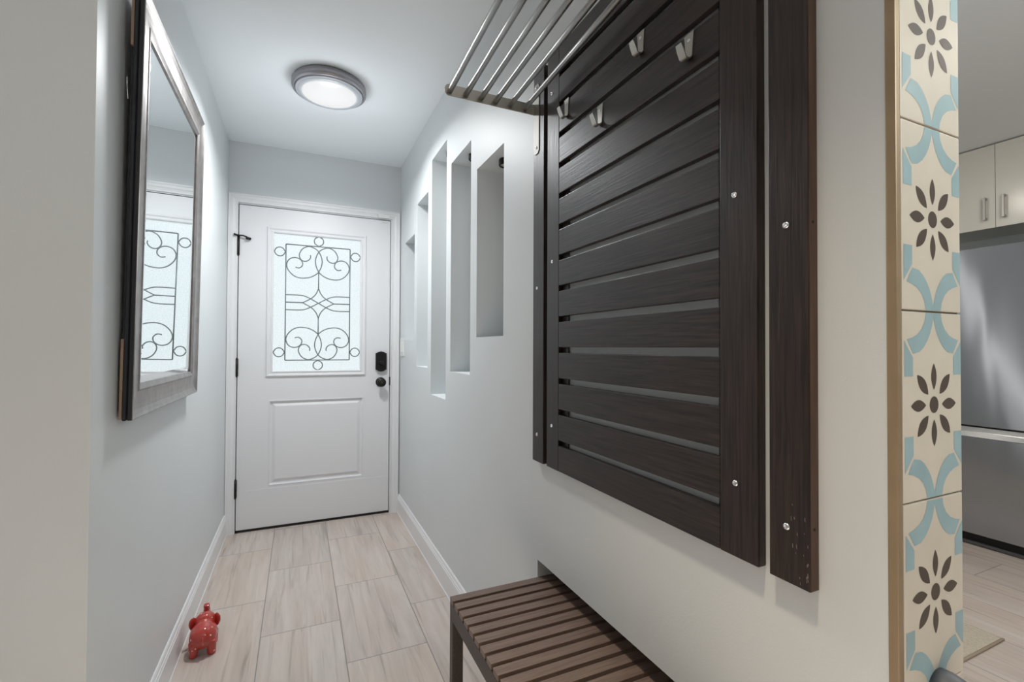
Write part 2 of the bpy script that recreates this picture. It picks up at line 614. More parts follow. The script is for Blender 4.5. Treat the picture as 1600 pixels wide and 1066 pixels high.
def seat_on(root):
    """children were modelled in world space: keep them there under a root that stands at its own place"""
    for ch in root.children:
        ch.matrix_parent_inverse = Matrix.Translation(-root.location)


def catmull(pts, n=6):
    out = []
    P = [Vector(p) for p in pts]
    for i in range(len(P) - 1):
        a, b, c, d = P[max(i - 1, 0)], P[i], P[i + 1], P[min(i + 2, len(P) - 1)]
        for k in range(n):
            t = k / n
            out.append(0.5 * ((2 * b) + (c - a) * t + (2 * a - 5 * b + 4 * c - d) * t * t + (3 * b - a - 3 * c + d) * t ** 3))
    out.append(P[-1])
    return out


# ================================================================== THE SETTING
struct(MB().box((RX, RY, -0.08), (KX, D + 0.14, 0), 'floor'), 'floor', 'pale wood-look floor tiles in running bond', 'floor')
struct(MB().box((RX, RY, H), (KX, D + 0.14, H + 0.1), 'ceiling'), 'ceiling', 'flat pale grey painted ceiling', 'ceiling')
struct(MB().box((-0.56, WL, 0), (XL, D + 0.14, H), 'wall').box((RX, WL, 0), (-0.56, WL + 0.12, H), 'wall'),
       'wall_left', 'pale grey wall with the framed mirror', 'wall')
# opening of the door wall
OX0, OX1, OZ = -0.349, 0.582, 2.0405
struct(MB().box((XL, D, 0), (OX0, D + 0.14, H), 'wall').box((OX1, D, 0), (KX, D + 0.14, H), 'wall').box((OX0, D, OZ), (OX1, D + 0.14, H), 'wall'),
       'wall_back', 'pale blue grey wall around the front door', 'wall')
struct(MB().box((KX, RY, 0), (KX + 0.1, D + 0.14, H), 'wall'), 'wall_kitchen', 'pale kitchen wall behind the fridge', 'wall')
struct(MB().box((RX, RY - 0.1, 0), (KX, RY, H), 'wall'), 'wall_front', 'pale wall of the room opposite the front door', 'wall')
struct(MB().box((RX - 0.1, RY, 0), (RX, WL + 0.12, H), 'wall'), 'wall_rear_left', 'pale side wall of the adjoining room', 'wall')

NICHES = [(2.895, 3.182, 1.20, 1.855), (2.560, 2.828, 1.038, 2.021), (2.205, 2.486, 0.899, 2.167), (1.850, 2.130, 1.038, 2.021), (1.503, 1.776, 1.193, 1.8715)]
BN = (0.42, 1.239, 0.0, 0.5258)
ND = 0.1255
YW = 0.3265                                          # wall proper ends here, tiles are stuck on


def recessed_wall():
    recs = NICHES + [BN]
    ys = sorted({YW, D} | {r[0] for r in recs} | {r[1] for r in recs})
    zs = sorted({0.0, H} | {r[2] for r in recs} | {r[3] for r in recs})
    mb = MB()
    for y0, y1 in zip(ys, ys[1:]):
        for z0, z1 in zip(zs, zs[1:]):
            cy, cz = (y0 + y1) / 2, (z0 + z1) / 2
            ins = any(r[0] < cy < r[1] and r[2] < cz < r[3] for r in recs)
            x = XR + (ND if ins else 0)
            mb.quad([(x, y0, z0), (x, y0, z1), (x, y1, z1), (x, y1, z0)], 'wall')
    for y0, y1, z0, z1 in recs:
        a, b = XR, XR + ND
        mb.quad([(a, y1, z0), (a, y1, z1), (b, y1, z1), (b, y1, z0)], 'wall')
        mb.quad([(a, y0, z0), (b, y0, z0), (b, y0, z1), (a, y0, z1)], 'wall')
        mb.quad([(a, y0, z1), (b, y0, z1), (b, y1, z1), (a, y1, z1)], 'wall')
        if z0 > 0.01: mb.quad([(a, y0, z0), (a, y1, z0), (b, y1, z0), (b, y0, z0)], 'wall')
    xb = XK - 0.004
    mb.quad([(xb, YW, 0), (xb, D, 0), (xb, D, H), (xb, YW, H)], 'wall')
    mb.quad([(XR, YW, 0), (xb, YW, 0), (xb, YW, H), (XR, YW, H)], 'wall')
    bmesh.ops.remove_doubles(mb.bm, verts=mb.bm.verts[:], dist=1e-5)
    return mb


struct(recessed_wall(), 'wall_right', 'pale grey wall with five tall recesses and the low bench recess', 'wall')

# baseboards
BB = [(0, 0), (0.015, 0), (0.015, 0.004), (0.0125, 0.006), (0.0125, 0.098), (0.0100, 0.102), (0.0100, 0.108), (0.0070, 0.112), (0.0070, 0.119), (0.004, 0.1255), (0, 0.1255)]
struct(MB().prism([(XR - w, 1.239, z) for w, z in BB], (0, D - 0.016 - 1.239, 0), 'white'), 'baseboard_right', 'white moulded baseboard along the recessed wall', 'baseboard')
struct(MB().prism([(XL + w, WL, z) for w, z in BB], (0, D - 0.016 - WL, 0), 'white'), 'baseboard_left', 'white moulded baseboard below the mirror', 'baseboard')

# door casing
cas = MB()
CP = [(0, 0), (0, 0.017), (0.008, 0.017), (0.012, 0.013), (0.026, 0.0125), (0.034, 0.009), (0.044, 0.008), (0.049, 0.010), (0.0535, 0.010), (0.0535, 0)]
sweep_frame(cas, [(0.6425, D, 0), (0.6425, D, 2.1015), (-0.4025, D, 2.1015), (-0.4025, D, 0)], CP, 'white', closed=False)
struct(cas, 'trim_1', 'white moulded casing around the front door', 'trim')

# bronze edge strip and the tiled wall end
struct(MB().box((XR - 0.0015, YE, 0), (XR + 0.0085, YE + 0.0115, H), 'gold', 0.0015), 'trim_2', 'brown metal edge strip beside the patterned tiles', 'trim')


def tile_strip():
    mb = MB()
    x0, x1 = XR + 0.0088, XK
    xc = (x0 + x1) / 2 + 0.0015
    P = 0.2332
    g = 1.4325
    z = g - P * 7
    while z < H:
        a, b = z + 0.0012, min(z + P - 0.0012, H)
        if b > 0.0 and a < H:
            a2 = max(a, 0.001)
            mb.box((x0, YE, a2), (x1, YE + 0.008, b), 'cream', 0.0012, 2)
            y = YE - 0.0002
            mid = z + P / 2
            k, kv = 0.000547, 0.000291

            def poly(pts, m, zt):
                """pts in tile units (m from the tile's middle, m down from its top)"""
                for sx in (1, -1):
                    for sz in (1, -1):
                        q = []
                        for px, pz in pts:
                            X = xc + sx * px
                            Z = mid + sz * (P / 2 - pz)
                            q.append((min(max(X, x0 + 0.001), x1 - 0.0012), y if m != 'tilewhite' else y - 0.0001, Z))
                        if all(a2 <= p[2] <= H for p in q):
                            mb.quad(q if sx * sz > 0 else q[::-1], m)
            band = [(0.0, 0.0016), (0.0, 0.0075), (0.0035, 0.0175), (0.008, 0.0275), (0.0145, 0.0365), (0.0225, 0.0445), (0.0325, 0.0505), (0.0465, 0.0525), (0.0595, 0.0350), (0.048, 0.0330), (0.036, 0.0285), (0.0265, 0.0215), (0.020, 0.0120), (0.0175, 0.0016)]
            poly(band, 'tileblue', z)
            poly([(0.0470, 0.0570), (0.0655, 0.0365), (0.0655, 0.0800), (0.0470, 0.0800)], 'tileblue', z)
            # flower
            def petal(ang, r0, r1, w):
                n = 12
                pts = []
                for s in (1, -1):
                    for i in range(n + 1):
                        t = i / n if s > 0 else 1 - i / n
                        pts.append((r0 + (r1 - r0) * t, s * w * math.sin(math.pi * t) ** 0.85))
                q = []
                for rr, hh in pts:
                    q.append((xc + rr * math.cos(ang) - hh * math.sin(ang), y, mid + rr * math.sin(ang) + hh * math.cos(ang)))
                if min(p[2] for p in q) > 0:
                    q2 = [q[0]]
                    for p in q[1:]:
                        if (Vector(p) - Vector(q2[-1])).length > 1e-5 and (Vector(p) - Vector(q2[0])).length > 1e-5: q2.append(p)
                    mb.quad(q2, 'tilebrown')
            for j in range(8):
                diag = j % 2
                up = j in (2, 6)
                petal(math.radians(45 * j), 0.0185, 0.052 if not diag else 0.0535, 0.0062 if up else (0.0072 if not diag else 0.0074))
            c = [(xc + 0.0102 * math.cos(2 * math.pi * i / 28), y, mid + 0.0105 * math.sin(2 * math.pi * i / 28)) for i in range(28)]
            if c[0][2] > 0: mb.quad(c, 'tilebrown')
        z += P
    mb.box((x0, YE + 0.003, 0), (x1 - 0.001, YE + 0.0078, H), 'grout')
    for f in mb.bm.faces:
        pass
    return mb


struct(tile_strip(), 'trim_3', 'column of cream patterned tiles with brown flowers on the wall end', 'tile trim')

# ================================================================== FRONT DOOR
door = empty('door_1', (OX0, D, 0), kind='structure', label='white front door with scrolled frosted glass pane', category='door')


def put(mb, name, parent, **props):
    return mb.build(name, parent, **props)


DX0, DX1, DZ0, DZ1 = -0.3441, 0.5772, 0.0165, 2.0355
GX0, GX1, GZ0, GZ1 = -0.150, 0.379, 0.998, 1.8845
slab = MB()
# slab with an opening for the glass and a sunk lower panel
PX0, PX1, PZ0, PZ1 = -0.170, 0.405, 0.272, 0.811
xs = sorted([DX0, GX0, GX1, PX0, PX1, DX1]); zs = sorted([DZ0, PZ0, PZ1, GZ0, GZ1, DZ1])
for xa, xb in zip(xs, xs[1:]):
    for za, zb in zip(zs, zs[1:]):
        cx, cz = (xa + xb) / 2, (za + zb) / 2
        if (GX0 < cx < GX1 and GZ0 < cz < GZ1) or (PX0 < cx < PX1 and PZ0 < cz < PZ1): continue
        slab.quad([(xa, D, za), (xb, D, za), (xb, D, zb), (xa, D, zb)], 'door')
slab.box((DX0, D + 0.012, DZ0), (DX1, D + 0.044, GZ0), 'door').box((DX0, D + 0.012, GZ1), (DX1, D + 0.044, DZ1), 'door')
slab.box((DX0, D + 0.012, GZ0), (GX0, D + 0.044, GZ1), 'door').box((GX1, D + 0.012, GZ0), (DX1, D + 0.044, GZ1), 'door')
for a, b in (((DX0, DZ0), (DX0, DZ1)), ((DX1, DZ0), (DX1, DZ1)), ((DX0, DZ1), (DX1, DZ1)), ((DX0, DZ0), (DX1, DZ0))):
    slab.quad([(a[0], D, a[1]), (b[0], D, b[1]), (b[0], D + 0.012, b[1]), (a[0], D + 0.012, a[1])], 'door')
sweep_frame(slab, [(PX1, D, PZ0), (PX1, D, PZ1), (PX0, D, PZ1), (PX0, D, PZ0)],
            [(0, 0), (0.002, 0.0020), (0.006, 0.0015), (0.009, -0.0085), (0.014, -0.0105), (0.020, -0.0100), (0.036, -0.0025), (0.040, -0.0015)], 'door')
q = 0.040
slab.quad([(PX0 + q, D + 0.0015, PZ0 + q), (PX1 - q, D + 0.0015, PZ0 + q), (PX1 - q, D + 0.0015, PZ1 - q), (PX0 + q, D + 0.0015, PZ1 - q)], 'door')
put(slab, 'door_slab', door)
gf = MB()
sweep_frame(gf, [(0.4165, D, 0.9605), (0.4165, D, 1.9148), (-0.1885, D, 1.9148), (-0.1885, D, 0.9605)],
            [(0, 0), (0.001, 0.008), (0.005, 0.011), (0.012, 0.0105), (0.017, 0.006), (0.024, 0.006), (0.030, 0.009), (0.0345, 0.008), (0.038, 0.003), (0.038, -0.012)], 'door')
put(gf, 'glass_frame', door)
pane = MB().box((GX0 - 0.004, D + 0.010, GZ0 - 0.004), (GX1 + 0.004, D + 0.016, GZ1 + 0.004), 'glass')
put(pane, 'glass_pane', door, label='bright frosted glass pane')
kick = MB().box((DX0 + 0.003, D - 0.0012, DZ0 + 0.004), (DX1 - 0.003, D, 0.256), 'door', 0.0005, 1)
put(kick, 'kick_plate', door)

cx0, cz0 = 0.1152, 1.4397
yc = D + 0.0095
came = MB()
scroll_a = [(-0.0002, 0.2062), (-0.016, 0.1901), (-0.0422, 0.1734), (-0.0736, 0.1634), (-0.115, 0.1615), (-0.1511, 0.175), (-0.1799, 0.2048), (-0.1914, 0.2354), (-0.1876, 0.2605), (-0.1726, 0.2819), (-0.1471, 0.292), (-0.1214, 0.2876), (-0.1037, 0.2731), (-0.0973, 0.2533), (-0.1034, 0.2365), (-0.1198, 0.226), (-0.1404, 0.2301)]
scroll_b = [(-0.0002, 0.2062), (0.0155, 0.242), (0.0204, 0.2828), (0.0094, 0.3224), (-0.0101, 0.351), (-0.0441, 0.3693), (-0.0703, 0.3693), (-0.0983, 0.353), (-0.1156, 0.323), (-0.1164, 0.2979), (-0.1038, 0.2785), (-0.085, 0.2721), (-0.0642, 0.2794), (-0.0507, 0.2967), (-0.0509, 0.3152)]
star = [(0.0, 0.0985), (-0.0148, 0.0620), (-0.043, 0.0305), (-0.0949, 0.0)]
s1 = [(-0.1965, 0.048), (-0.1243, 0.0488), (-0.0824, 0.0434), (-0.0402, 0.0235), (0.0, 0.0), (0.0402, -0.0235), (0.0824, -0.0434), (0.1243, -0.0488), (0.1965, -0.048)]


def line(pts, smooth=True, w=0.0038):
    pp = [Vector((cx0 + x, yc, cz0 + z)) for x, z in pts]
    if smooth: pp = catmull(pp, 5)
    came.tube(pp, w, 'came', 6, flat=(1, 0.55, 1))


for sx in (1, -1):
    for sz in (1, -1):
        f = lambda p: [(x * sx, z * sz) for x, z in p]
        line(f(scroll_a)); line(f(scroll_b)); line(f(star))
    line([(x * sx, z) for x, z in s1])
    line([(sx * 0.1965, 0), (sx * 0.0949, 0)], False)
    line([(0, sx * 0.2062), (0, sx * 0.0985)], False)
    line([(-0.1965, sx * 0.3752), (0.1965, sx * 0.3752)], False)
    line([(sx * 0.1965, -0.3752), (sx * 0.1965, 0.3752)], False)


def ring(x, z, r, horiz):
    n = 48
    pts = []
    for i in range(n + 1):
        a = 2 * math.pi * i / n
        ca, sa = math.cos(a), math.sin(a)
        k = 1 + 0.15 * (abs(ca) if horiz else abs(sa)) ** 60
        pts.append((x + r * ca * (k if horiz else 1), z + r * sa * (1 if horiz else k)))
    line(pts, False)


for sz in (1, -1):
    ring(0, sz * 0.4095, 0.0285, False)
    for sx in (1, -1): ring(sx * 0.2318, sz * 0.324, 0.0285, True)
put(came, 'glass_caming', door, label='dark scrolled lead lines on the glass')

# dark gap, sweep and threshold
gap = MB()
gap.box((OX0, D + 0.045, 0), (OX1, D + 0.06, GZ0 - 0.03), 'blackrub').box((OX0, D + 0.045, GZ1 + 0.03), (OX1, D + 0.06, OZ), 'blackrub')
gap.box((OX0, D + 0.045, GZ0 - 0.03), (GX0 - 0.03, D + 0.06, GZ1 + 0.03), 'blackrub').box((GX1 + 0.03, D + 0.045, GZ0 - 0.03), (OX1, D + 0.06, GZ1 + 0.03), 'blackrub')
put(gap, 'weatherstrip', door)
put(MB().box((DX0 + 0.002, D + 0.004, 0.004), (DX1 - 0.002, D + 0.04, DZ0), 'blackrub'), 'door_sweep', door)
struct(MB().box((OX0, D + 0.001, 0), (OX1, D + 0.1, 0.0035), 'bronze'), 'trim_4', 'dark bronze threshold under the front door', 'threshold')
# hinges on the left edge
for i, zc in enumerate((1.777, 1.0215, 0.273)):
    hg = MB()
    xh = -0.3475
    hh = 0.054 if i else 0.058
    hg.cyl((xh, D - 0.007, zc - hh), (xh, D - 0.007, zc + hh), 0.0068, 'black', 16)
    for s in (-1, 1):
        hg.sphere((xh, D - 0.007, zc + s * (hh + 0.003)), 0.0055, 'black', 2)
    for k in range(1, 5):
        z = zc - hh + 2 * hh * k / 5
        hg.cyl((xh, D - 0.007, z - 0.0012), (xh, D - 0.007, z + 0.0012), 0.0074, 'black', 16)
    hg.box((xh + 0.002, D - 0.0015, zc - hh), (xh + 0.008, D + 0.001, zc + hh), 'black')
    h = put(hg, 'hinge', door, label='black hinge')
    if i == 0:
        st = MB()
        zt = zc + hh + 0.004
        st.cyl((xh, D - 0.007, zt - 0.004), (xh, D - 0.007, zt + 0.006), 0.010, 'black', 16)
        st.tube([(xh - 0.018, D - 0.022, zt + 0.002), (xh, D - 0.014, zt + 0.001), (xh + 0.030, D - 0.022, zt - 0.001), (xh + 0.048, D - 0.018, zt - 0.008)], 0.0048, 'black', 10)
        st.cyl((xh + 0.045, D - 0.024, zt - 0.013), (xh + 0.066, D - 0.010, zt - 0.016), 0.0085, 'blackrub', 16)
        st.cyl((xh - 0.020, D - 0.026, zt + 0.004), (xh - 0.012, D - 0.018, zt + 0.002), 0.006, 'blackrub', 12)
        put(st, 'door_stop', door, label='black hinge-pin door stop with rubber tip')
# lock
lk = MB()
lp = []
for x, z in ((-0.036, -0.055), (-0.036, 0.057), (-0.026, 0.060), (-0.020, 0.066), (0.0, 0.070), (0.020, 0.066), (0.026, 0.060), (0.036, 0.057), (0.036, -0.055), (0.026, -0.059), (0.020, -0.065), (0, -0.070), (-0.020, -0.065), (-0.026, -0.059)):
    lp.append((0.5192 + x, D, 1.052 + z))
lk.prism(lp, (0, -0.020, 0), 'black')
lk.prism([(0.5192 + (p[0] - 0.5192) * 0.86, D - 0.020, 1.052 + (p[2] - 1.052) * 0.9) for p in lp], (0, -0.004, 0), 'black')
lock = put(lk, 'deadbolt', door, label='black electronic deadbolt case')
tn = MB().lathe([(0.017, 0), (0.017, -0.006), (0.014, -0.008)], (0.5192, D - 0.024, 1.040), 'black', 'y', 32)
tn.prism([(0.5192 + x, D - 0.031, 1.040 + z) for x, z in ((-0.021, 0.017), (-0.024, 0.010), (0.021, -0.017), (0.024, -0.010))], (0, -0.014, 0), 'black')
put(tn, 'thumb_turn', lock)
kb = MB().lathe([(0.033, 0), (0.033, -0.005), (0.028, -0.009), (0.014, -0.012), (0.012, -0.030), (0.020, -0.036), (0.0285, -0.046), (0.0295, -0.056), (0.024, -0.064), (0.012, -0.067), (0.0001, -0.067)], (0.5185, D, 0.9095), 'black', 'y', 48)
put(kb, 'door_knob', door, label='round black door knob')
put(MB().lathe([(0.0075, 0), (0.0075, -0.003), (0.0055, -0.0035)], (0.5185, D - 0.067, 0.9095), 'bronze', 'y', 24), 'lock_button', bpy.data.objects['door_knob'])
put(MB().box((DX1 - 0.001, D - 0.003, 0.885), (DX1 + 0.0065, D + 0.004, 0.945), 'black', 0.001), 'strike_plate', door, label='black strike plate edge')
seat_on(door)
put(MB().box((0.522, D - 0.010, 2.0225), (0.566, D, 2.0300), 'plate', 0.002), 'sensor_magnet', door, label='white sensor magnet')
for ch in door.children: ch.matrix_parent_inverse = Matrix.Translation(-door.location)
sn = MB().box((0.4910, D - 0.030, 2.0455), (0.5660, D - 0.0135, 2.0715), 'plate', 0.003, 3)
sn.build('door_sensor', label='small white contact sensor on the casing above the front door', category='sensor')

# light switch on the right wall next to the door
sw = empty('light_switch', (XR, 3.2415, 1.15), label='white light switch plate on the wall beside the front door', category='light switch')
put(MB().box((XR - 0.0065, 3.183, 1.090), (XR, 3.300, 1.2135), 'plate', 0.002), 'switch_plate', sw)
for yy in (3.2185, 3.2645):
    put(MB().box((XR - 0.010, yy - 0.0165, 1.118), (XR - 0.0063, yy + 0.0165, 1.185), 'plate', 0.001), 'rocker', sw)
seat_on(sw)

# ================================================================== CEILING LIGHT
cl = empty('ceiling_light', (LAMP[0], LAMP[1], H), label='round grey flush ceiling light glowing white above the hall', category='ceiling light')
b = MB().lathe([(0.150, 0), (0.161, -0.002), (0.168, -0.010), (0.169, -0.030), (0.166, -0.039), (0.158, -0.044), (0.156, -0.044), (0.154, -0.040), (0.120, -0.040)], (LAMP[0], LAMP[1], H), 'lampbody', 'z', 96)
put(b, 'housing', cl)
b = MB().lathe([(0.1535, -0.0405), (0.152, -0.0475), (0.148, -0.0500), (0.144, -0.0485), (0.143, -0.0500), (0.128, -0.0535), (0.124, -0.0530), (0.122, -0.0450)], (LAMP[0], LAMP[1], H), 'bezel', 'z', 96)
put(b, 'trim_ring', cl)
b = MB().lathe([(0.1235, -0.046), (0.1235, -0.0525), (0.118, -0.0545), (0.06, -0.0570), (0.0005, -0.0575)], (LAMP[0], LAMP[1], H), 'lampglow', 'z', 96)
put(b, 'diffuser', cl, label='glowing white diffuser')
seat_on(cl)

# ================================================================== MIRROR (leans slightly out at the top)
mir = empty('wall_mirror', (XL + 0.002, (1.434 + 2.238) / 2, 0.969), label='large rectangular mirror in a pewter frame on the left wall', category='mirror')
W2, MHt = (2.238 - 1.434) / 2, 1.085
FW = 0.086


def rect(w, z0, z1, x=0.0):
    # seen from the hall (looking along -X): order so that normal x edge points inwards
    return [(x, -w, z0), (x, w, z0), (x, w, z1), (x, -w, z1)]


fr = MB()
prof = [(0.0005, 0.0310), (0.0015, 0.0330), (0.0035, 0.0330), (0.010, 0.0302), (0.022, 0.0268), (0.034, 0.0254), (0.054, 0.0248), (0.066, 0.0255), (0.0690, 0.0275), (0.0720, 0.0280), (0.0760, 0.0265), (0.082, 0.0245), (0.0865, 0.0235), (0.0865, 0.0185)]
sweep_frame(fr, rect(W2, 0, MHt), prof, 'frame', normal=(1, 0, 0))
f_o = put(fr, 'frame', mir)
sd = MB()
sweep_frame(sd, rect(W2, 0, MHt), [(0.012, 0.0105), (0.003, 0.0105), (0.0, 0.013), (0.0, 0.0185), (0.003, 0.0205), (0.0005, 0.023), (0.0005, 0.0312), (0.002, 0.0322), (0.012, 0.024)], 'frameside', normal=(1, 0, 0))
put(sd, 'frame_edge', f_o, label='black outer frame edge')
put(MB().box((0.0035, -W2 + 0.0150, 0.0055), (0.0102, W2 - 0.006, MHt - 0.006), 'frameside'), 'backing', mir)
for z0, z1 in ((0.004, 0.20), (0.93, MHt - 0.01)):
    put(MB().box((0.0040, -W2 + 0.0045, z0), (0.0098, -W2 + 0.0145, z1), 'cardboard'), 'backing_strip', mir, label='brown backing strip')
gl = MB()
gx = 0.0208
ig = FW - 0.003
bw = 0.022
o_, i_ = rect(W2 - ig, ig, MHt - ig, gx - 0.0016), rect(W2 - ig - bw, ig + bw, MHt - ig - bw, gx)
gl.quad(i_, 'mirror')
for k in range(4):
    gl.quad([o_[k], o_[(k + 1) % 4], i_[(k + 1) % 4], i_[k]], 'mirror')
put(gl, 'mirror_glass', mir, label='bevelled mirror glass')
put(MB().tube([(0.004, -W2 - 0.002, 0.83), (0.003, -W2 - 0.009, 0.842), (0.004, -W2 - 0.013, 0.838), (0.003, -W2 - 0.008, 0.825), (0.004, -W2 - 0.001, 0.79)], 0.0012, 'screw', 6), 'hanging_wire', mir)
mir.rotation_euler = (0, math.radians(0.75), 0)

# ================================================================== SLATTED WALL PANEL AND SIDE BOARDS


def screw(x, y, z, parent, r=0.0052, name='screw'):
    s = MB().lathe([(r, 0), (r, 0.0006), (r * 0.75, 0.0022), (r * 0.35, 0.0026), (r * 0.3, 0.0014), (0.0001, 0.0014)], (0, 0, 0), 'screw', 'x', 20)
    for v in s.bm.verts: v.co = Vector((x - v.co.x, y + v.co.y, z + v.co.z))
    bmesh.ops.reverse_faces(s.bm, faces=s.bm.faces[:])
    return put(s, name, parent)


Z0, PITCH, SH, NS = 0.8235, 0.0825, 0.0675, 14
ZT = Z0 + PITCH * (NS - 1) + SH
YA, YB, YC, YD = 0.4921, 0.5619, 1.0906, 1.1544
pan = empty('slatted_wall_panel', (XR, (YA + YD) / 2, Z0), label='dark brown slatted wood panel on the right wall with coat hooks', category='wall panel')
for i in range(NS):
    z = Z0 + PITCH * i
    s = MB().box((XP, YB + 0.0006, z), (XP + 0.0130, YC - 0.0006, z + SH), 'panel', 0.0016, 2)
    put(s, 'slat', pan)
for y0, y1 in ((YA, YB), (YC, YD)):
    put(MB().box((XP, y0, Z0 - 0.0005), (XR - 0.0005, y1, ZT), 'panelv', 0.0016, 2), 'stile', pan)
for y0, y1 in ((YB, YB + 0.014), (YC - 0.030, YC)):
    put(MB().box((XP + 0.0131, y0, Z0), (XR - 0.0005, y1, ZT), 'panelv'), 'batten', pan)
for y, z in ((0.5333, 1.3975), (0.5328, 0.9388), (1.1248, 1.3884), (1.1250, 0.9389), (1.1290, 1.855), (0.5333, 1.855)):
    screw(XP, y, z, pan)
seat_on(pan)

for nm, y0, y1, sc, lab in (('wall_board', 1.1755, 1.2400, ((1.2140, 1.3257), (1.2121, 0.9006)), 'dark wood board on the far side of the slatted panel, toward the front door'),
                            ('wall_board', 0.4129, 0.4737, ((0.4463, 1.3285), (0.4471, 0.9004)), 'dark wood board on the near side of the slatted panel, with worn chipped edge')):
    near = y0 < 0.45
    bd = empty(nm, (XR, (y0 + y1) / 2, Z0), label=lab, category='wall board', group='boards flanking the slatted panel')
    mb = MB().box((XP, y0 + (0.0006 if near else 0), Z0 - 0.001), (XR - 0.0003, y1, ZT), 'panelv', 0.0014, 2)
    if near:
        for (z, h) in ((1.3261, 0.0035), (0.9068, 0.0035)):
            mb.cyl((XP + 0.008, y0 + 0.0001, z), (XP + 0.008, y0 - 0.0003, z), 0.0022, 'dark', 12)
        mb.box((XP + 0.0010, y0, Z0), (XR - 0.0004, y0 + 0.001, ZT - 0.001), 'rawedge')
        rr = random.Random(3)
        for _ in range(22):
            y = y0 + 0.002 + abs(rr.gauss(0, 0.012))
            z = Z0 + 0.001 + abs(rr.gauss(0, 0.045))
            if y > y1 - 0.004: continue
            w, h = 0.0006 + rr.random() * 0.0011, 0.0012 + rr.random() * 0.006
            mb.quad([(XP - 0.00015, y, z), (XP - 0.00015, y + w * 0.4, z + h), (XP - 0.00015, y + w, z + h * 0.8), (XP - 0.00015, y + w * 0.8, z + 0.2 * h)], 'chip')
    put(mb, 'board', bd)
    for y, z in sc: screw(XP, y, z, bd)
    seat_on(bd)

# ================================================================== COAT HOOKS


def make_hook(y, z, label):
    """z is the top of the wall leaf"""
    root = empty('coat_hook', (XP, y, z), label=label, category='coat hook', group='steel coat hooks on the slatted panel')
    n = 10
    path = [(-0.0012, 0.0, 0.0110), (-0.0012, -0.035, 0.0078)]
    r = 0.0095
    for i in range(1, n + 1):
        a = math.pi * 0.70 * i / n
        path.append((-0.0012 - r + r * math.cos(a), -0.0400 - r * math.sin(a), 0.0078))
    lx, lz, _ = path[-1]
    path += [(lx - 0.0055, lz + 0.0115, 0.0078), (lx - 0.0098, lz + 0.0215, 0.0066)]
    mb = MB()
    t = bmesh.new()
    th = 0.0018
    prev = None
    rows = []
    for i, (x, zz, hw) in enumerate(path):
        a = Vector((path[min(i + 1, len(path) - 1)][0] - path[max(i - 1, 0)][0], path[min(i + 1, len(path) - 1)][1] - path[max(i - 1, 0)][1]))
        a.normalize()
        nx, nz = -a.y, a.x
        rows.append([t.verts.new((x + s * nx * th / 2, w * hw, zz + s * nz * th / 2)) for s, w in ((1, -1), (1, 1), (-1, 1), (-1, -1))])
    for p, q in zip(rows, rows[1:]):
        for k in range(4): t.faces.new((p[k], p[(k + 1) % 4], q[(k + 1) % 4], q[k]))
    t.faces.new(rows[0]); t.faces.new(rows[-1])
    bmesh.ops.recalc_face_normals(t, faces=t.faces[:])
    mb._merge(t, 'nickel')
    o = mb.build('hook', root)
    s = MB().lathe([(0.0034, 0), (0.0034, 0.0006), (0.002, 0.0016), (0.0001, 0.0016)], (0, 0, 0), 'screw', 'x', 16)
    for v in s.bm.verts: v.co = Vector((-0.0021 - v.co.x, v.co.y, v.co.z - 0.0125))
    bmesh.ops.reverse_faces(s.bm, faces=s.bm.faces[:])
    s.build('screw', root)
    return root


make_hook(1.049, 1.8010, 'steel coat hook on the upper hook slat, nearest the hat rack end toward the door')
make_hook(0.899, 1.7150, 'steel coat hook on the lower hook slat, the one farther down the hall')
make_hook(0.757, 1.7985, 'steel coat hook on the upper hook slat, the one closer to the worn board')
make_hook(0.627, 1.7150, 'steel coat hook on the lower hook slat, beside the thick near stile')

# ================================================================== HAT RACK
rk = empty('hat_rack', (XP, 1.22, 1.84), label='brushed steel hat rack of parallel rods above the slatted panel', category='hat rack')
YR0, YR1 = 1.232, 0.447
ZR0, ZR1 = 1.854, 1.8935


def arm(y, zr, sgn):
    a = MB()
    z0, z1 = zr - 0.0125, zr + 0.0185
    pts = [(XP - 0.0022, z0), (XP - 0.0022, z1), (0.366, z1)]
    for i in range(1, 8):
        t = math.pi * i / 8
        pts.append((0.366 - 0.0115 * math.sin(t), (z0 + z1) / 2 + (z1 - z0) / 2 * math.cos(t)))
    pts.append((0.366, z0))
    a.prism([(x, y, z) for x, z in pts], (0, 0.003 * sgn, 0), 'nickel')
    return put(a, 'side_arm', rk)


def bracket(y0, y1, zr, ys):
    p = MB()
    z0, z1 = zr - 0.134, zr + 0.072
    c = 0.008
    p.prism([(XP - 0.0022, y, z) for y, z in ((y0, z0 + c), (y0, z1 - c), (y0 + c, z1), (y1 - c, z1), (y1, z1 - c), (y1, z0 + c), (y1 - c, z0), (y0 + c, z0))], (0.0020, 0, 0), 'bracket')
    o = put(p, 'wall_bracket', rk)
    for z in (zr - 0.115, zr + 0.062):
        screw(XP - 0.0022, ys, z, o, 0.004)
    return o


arm(YR0, ZR0, 1)
arm(YR1, ZR1, -1)
bracket(1.203, 1.236, ZR0, 1.2185)
bracket(0.443, 0.472, ZR1, 0.456)
for x in (0.3697, 0.4155, 0.4605, 0.5040, 0.5497, 0.5968):
    r_ = MB().cyl((x, YR0 - 0.001, ZR0), (x, YR1 + 0.001, ZR1), 0.0074, 'steel', 24)
    put(r_, 'rod', rk)
seat_on(rk)
for o in rk.children:
    for c in o.children: c.matrix_parent_inverse = Matrix.Identity(4)

